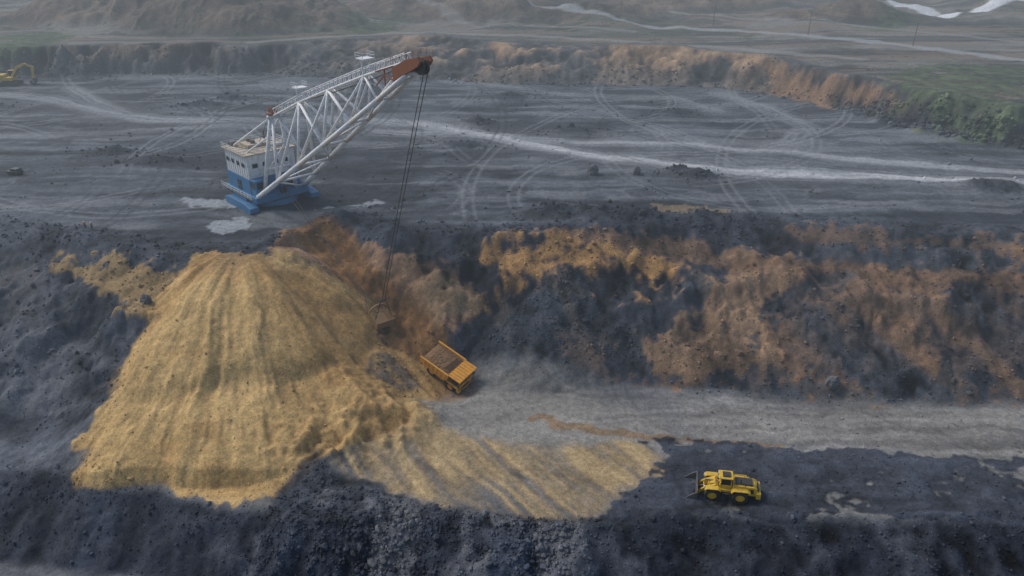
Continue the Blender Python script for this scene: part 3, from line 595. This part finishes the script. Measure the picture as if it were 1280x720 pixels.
for sy in (-1,1): b.prism([(1.2,2.55),(1.6,2.85),(3.3,2.0),(4.5,.85),(4.45,.35),(4.15,.35),(3.9,.85),(2.9,1.6),(1.3,2.2)],sy*.85-.15,sy*.85+.15)
b.prism([(2.9,2.2),(3.15,2.9),(3.35,2.85),(3.3,1.6),(3.1,1.5)],-.15,.15); b.box(3.1,3.4,-.8,.8,1.4,1.75); b.out('lift_arms',W,'yellow',.03)
b=B(); b.cyl((1.3,0,2.7),(3.2,0,2.8),.14); b.cyl((3.2,0,1.6),(4.5,0,1.2),.12)
for sy in (-.5,.5): b.cyl((1.2,sy,1.2),(3.2,sy,1.6),.13)
b.out('hydraulic_cylinders',W,'steel')
b=B(); prf=[(4.35,2.15),(4.3,1.2),(4.45,.45),(4.9,.12),(6.45,.05)]
pin=[(6.45,.12),(4.95,.22),(4.58,.52),(4.42,1.2),(4.47,2.13)]
b.prism(prf+pin,-2.3,2.3)
for sy in (-1,1): b.prism([(4.38,2.15),(4.33,1.2),(4.47,.47),(4.9,.15),(6.45,.08),(6.3,.6),(5.3,1.5)],sy*2.32-.06,sy*2.32+.06)
b.beam((4.4,-2.3,2.18),(4.4,2.3,2.18),.16)
for k in range(8): b.prism([(6.4,.02),(6.8,.06),(6.4,.2)],-2.15+k*.6,-1.98+k*.6)
b.out('bucket',W,'steel',.02)
b=B(); rail(b,[(-4.6,-1.05,2.9),(-1.2,-1.05,3.05)],.7); rail(b,[(-4.6,1.05,2.9),(-1.2,1.05,3.05)],.7)
for sy in (-1,1): b.box(-.5,.5,sy*1.35-.25,sy*1.35+.25,1.5,1.56); b.box(-.4,.4,sy*1.4-.2,sy*1.4+.2,.9,.96); b.beam((.9,sy*.9,3.6),(1.3,sy*1.4,3.7),.05); b.box(1.25,1.33,sy*1.4-.15,sy*1.4+.15,3.4,3.85)
b.out('handrails_steps_mirrors',W,'dark')
b=B()
for sy in (-.7,-.4,.4,.7): b.box(1.15,1.22,sy-.1,sy+.1,4.02,4.18)
for sy in (-1,1): b.box(3.28,3.36,sy*1.3-.15,sy*1.3+.15,2.4,2.65)
b.out('work_lights',W,'lamp')
# ------------------------------------------------------------------ crawler excavator
ex,ey=-211.,309.; ez,en=seat(ex,ey,3); E=root('crawler_excavator',ex,ey,ez,10,1.6,en)
b=B()
for sy in (-1,1): b.prism([(-2.6,.5),(-2.2,.05),(2.2,.05),(2.6,.5),(2.4,1.0),(-2.4,1.0)],sy*1.5-.35,sy*1.5+.35)
b.box(-1.5,1.5,-1.2,1.2,.5,1.0); b.cyl((0,0,1),(0,0,1.25),1.1,n=20); b.out('tracks',E,'dark',.05)
b=B(); b.box(-2.9,1.4,-1.55,1.55,1.26,2.1); b.box(-2.9,-.6,-1.5,1.5,2.1,2.75); b.prism([(.6,2.2),(1.1,1.6),(2.8,4.0),(4.6,4.9),(6.4,4.2),(6.5,4.5),(4.6,5.5),(2.5,4.7)],-.3,.3); b.prism([(6.0,4.9),(6.7,4.4),(6.0,1.6),(5.7,1.6)],-.22,.22); b.out('upper_body_and_boom',E,'yellow',.05)
b=B(); b.box(-.1,1.35,.5,1.5,2.12,3.5,.08,.03); b.out('cab',E,'glass',.04)
b=B(); b.box(-.15,1.4,.45,1.55,3.51,3.6); b.out('cab_roof',E,'yellow')
b=B(); b.prism([(5.6,1.7),(6.3,1.6),(6.6,1.0),(6.2,.3),(5.2,.1),(4.9,.7),(5.0,.9),(5.3,.4),(6.0,.6),(6.1,1.1)],-.7,.7); b.cyl((1.3,.4,2),(3.0,.4,4.1),.12); b.cyl((1.3,-.4,2),(3.0,-.4,4.1),.12); b.cyl((3.5,0,5.3),(6.1,0,5.0),.12); b.out('bucket_and_cylinders',E,'dark')
# ------------------------------------------------------------------ car
cx,cy=-136.,190.; cz,cn=seat(cx,cy,1.3); Cc=root('off_road_car',cx,cy,cz,160,1.0,cn)
b=B(); b.prism([(-2.2,.45),(2.15,.45),(2.25,.8),(2.1,1.05),(1.0,1.15),(-2.2,1.18),(-2.3,.8)],-.9,.9); b.out('body',Cc,'carp',.08)
b=B(); b.prism([(-2.15,1.18),(1.0,1.15),(.35,1.75),(-1.95,1.78)],-.78,.78); b.out('windows',Cc,'glass',.06)
b=B(); b.box(-1.9,.25,-.72,.72,1.78,1.85); b.out('roof',Cc,'carp',.03)
for x_ in (-1.35,1.35):
    for sy in (-1,1): wheel(Cc,x_,sy*.82,.37,.24,'steel','%d%d'%(x_>0,sy>0))
b=B(); b.box(2.2,2.27,-.8,-.5,.75,.92); b.box(2.2,2.27,.5,.8,.75,.92); b.out('headlights',Cc,'lamp')
# ------------------------------------------------------------------ people
def person(x,y,head,pose):
    z=gz(x,y); Pn=root('worker',x,y,z+.02,head)
    def skin(nm,ch,mat,lvl=1):
        vs=[];es=[];rs_=[]
        for c in ch:
            prev=c[0] if isinstance(c[0],int) else None
            for it in (c[1:] if prev is not None else c):
                vs.append(it[:3]); rs_.append(it[3]); i_=len(vs)-1
                if prev is not None: es.append((prev,i_))
                prev=i_
        me=bpy.data.meshes.new(nm); me.from_pydata(vs,es,[]); o=bpy.data.objects.new(nm,me); scene.collection.objects.link(o); o.parent=Pn
        o.modifiers.new('s','SKIN')
        sv=me.skin_vertices[0].data if me.skin_vertices else None
        if sv:
            for i_,r_ in enumerate(rs_): sv[i_].radius=(r_,r_)
            sv[0].use_root=True
        m=o.modifiers.new('u','SUBSURF'); m.levels=lvl; m.render_levels=lvl; me.materials.append(M[mat]); return o
    a=pose
    skin('jacket_body',[[(0,0,.95,.16),(0,0,1.15,.15),(0,0,1.38,.17),(0,0,1.5,.07)],[2,(0,.2,1.42,.075),(.03+a*.1,.27,1.15,.06),(.12+a*.2,.24,.92,.045)],[2,(0,-.2,1.42,.075),(.0,-.27,1.15,.06),(.05,-.26,.9,.045)]],'vest')
    skin('trousers',[[(0,0,.95,.15),(.02,.1,.85,.1),(.05+a*.05,.12,.48,.075),(a*.05,.12,.1,.055),(.14,.13,.05,.045)],[0,(0,-.1,.85,.1),(.03,-.12,.48,.075),(-.04,-.12,.1,.055),(.1,-.13,.05,.045)]],'cloth')
    skin('head',[[(0,0,1.48,.055),(.01,0,1.56,.075),(.02,0,1.65,.1),(.02,0,1.72,.085)]],'skin')
    b=B(); b.cyl((.01,0,1.69),(.01,0,1.80),.135,.07,14); b.cyl((.03,0,1.685),(.03,0,1.70),.165,n=14); b.out('hard_hat',Pn,'hat')
    b=B(); b.cyl((.12+a*.2,.24,.9),(.15+a*.2,.23,.8),.04,.025,8); b.cyl((.05,-.26,.88),(.07,-.26,.78),.04,.025,8); b.out('hands',Pn,'skin')
person(-95.2,149.3,-80,.3); person(-93.4,148.8,170,1.)
# ------------------------------------------------------------------ power line along the far road
PP=[(3,478),(62,436),(106,401),(142,363),(176,330),(206,299)]; tops=[]
for (x_,y_) in PP:
    z_=gz(x_,y_); e=root('power_pole',x_,y_,z_,-45)
    b=B(); b.cyl((0,0,-.5),(0,0,10.5),.2,.13,8); b.beam((0,-1.2,9.6),(0,1.2,9.6),.14); b.beam((0,-.9,9.6),(0,0,8.8),.08); b.beam((0,.9,9.6),(0,0,8.8),.08); b.out('pole_and_crossarm',e,'wood')
    b=B(); 
    for y2 in (-1.1,1.1,0): b.cyl((0,y2,9.7 if y2 else 10.5),(0,y2,9.95 if y2 else 10.75),.09,n=8)
    b.out('insulators',e,'lamp'); tops.append(e.matrix_world.copy())
e=root('power_line_wires',0,0,0,0); b=B()
for A_,B_ in zip(tops[:-1],tops[1:]):
    for y2,z2 in ((-1.1,9.95),(1.1,9.95),(0,10.75)): sagrope(b,A_@Vector((0,y2,z2)),B_@Vector((0,y2,z2)),1.2,.03,8)
b.out('wires',e,'rope')
# ------------------------------------------------------------------ dusty air over the pit: airlight put in as an even volume glow
me=bpy.data.meshes.new('haze_glow'); hb=B().box(-3000,3000,75,6500,-30,150); me.from_pydata(hb.v,[],hb.f); ho=bpy.data.objects.new('haze_glow_box',me); scene.collection.objects.link(ho)
m=bpy.data.materials.new('haze_glow'); m.use_nodes=True; nt=m.node_tree; nt.nodes.clear(); o=nt.nodes.new('ShaderNodeOutputMaterial'); va=nt.nodes.new('ShaderNodeVolumeAbsorption'); va.inputs['Color'].default_value=(0,0,0,1); va.inputs['Density'].default_value=.0011
em=nt.nodes.new('ShaderNodeEmission'); em.inputs['Color'].default_value=(.26,.305,.345,1); em.inputs['Strength'].default_value=.0011; ad=nt.nodes.new('ShaderNodeAddShader'); nt.links.new(va.outputs[0],ad.inputs[0]); nt.links.new(em.outputs[0],ad.inputs[1]); nt.links.new(ad.outputs[0],o.inputs['Volume']); me.materials.append(m)  # emission stands in for light scattered by the air, absorption dims what lies behind
# ------------------------------------------------------------------ light, world, camera
w=bpy.data.worlds.new('World'); scene.world=w; w.use_nodes=True; nt=w.node_tree; nt.nodes.clear(); o=nt.nodes.new('ShaderNodeOutputWorld'); bg=nt.nodes.new('ShaderNodeBackground'); sk=nt.nodes.new('ShaderNodeTexSky')
sk.sky_type='NISHITA'; sk.sun_disc=False; EL=48; AZ=-66
sk.sun_elevation=math.radians(EL); sk.sun_rotation=math.radians(AZ); sk.dust_density=3; bg.inputs['Strength'].default_value=.14; nt.links.new(sk.outputs[0],bg.inputs[0]); nt.links.new(bg.outputs[0],o.inputs[0])
sd=bpy.data.lights.new('sun','SUN'); sd.energy=1.8; sd.angle=math.radians(16); sd.color=(1,.96,.90); so=bpy.data.objects.new('sun',sd); scene.collection.objects.link(so)
az=math.radians(AZ); sv=Vector((math.sin(az)*math.cos(math.radians(EL)),math.cos(az)*math.cos(math.radians(EL)),math.sin(math.radians(EL)))); so.rotation_euler=sv.to_track_quat('Z','Y').to_euler()
cd=bpy.data.cameras.new('camera'); cd.sensor_width=36; cd.lens=36*900/1280; cd.clip_end=12000; cd.clip_start=.5; co=bpy.data.objects.new('camera',cd); scene.collection.objects.link(co); co.location=(0,0,82); co.rotation_euler=(math.radians(63),0,0); scene.camera=co
scene.view_settings.view_transform='Standard'; scene.view_settings.look='None'; scene.view_settings.exposure=0
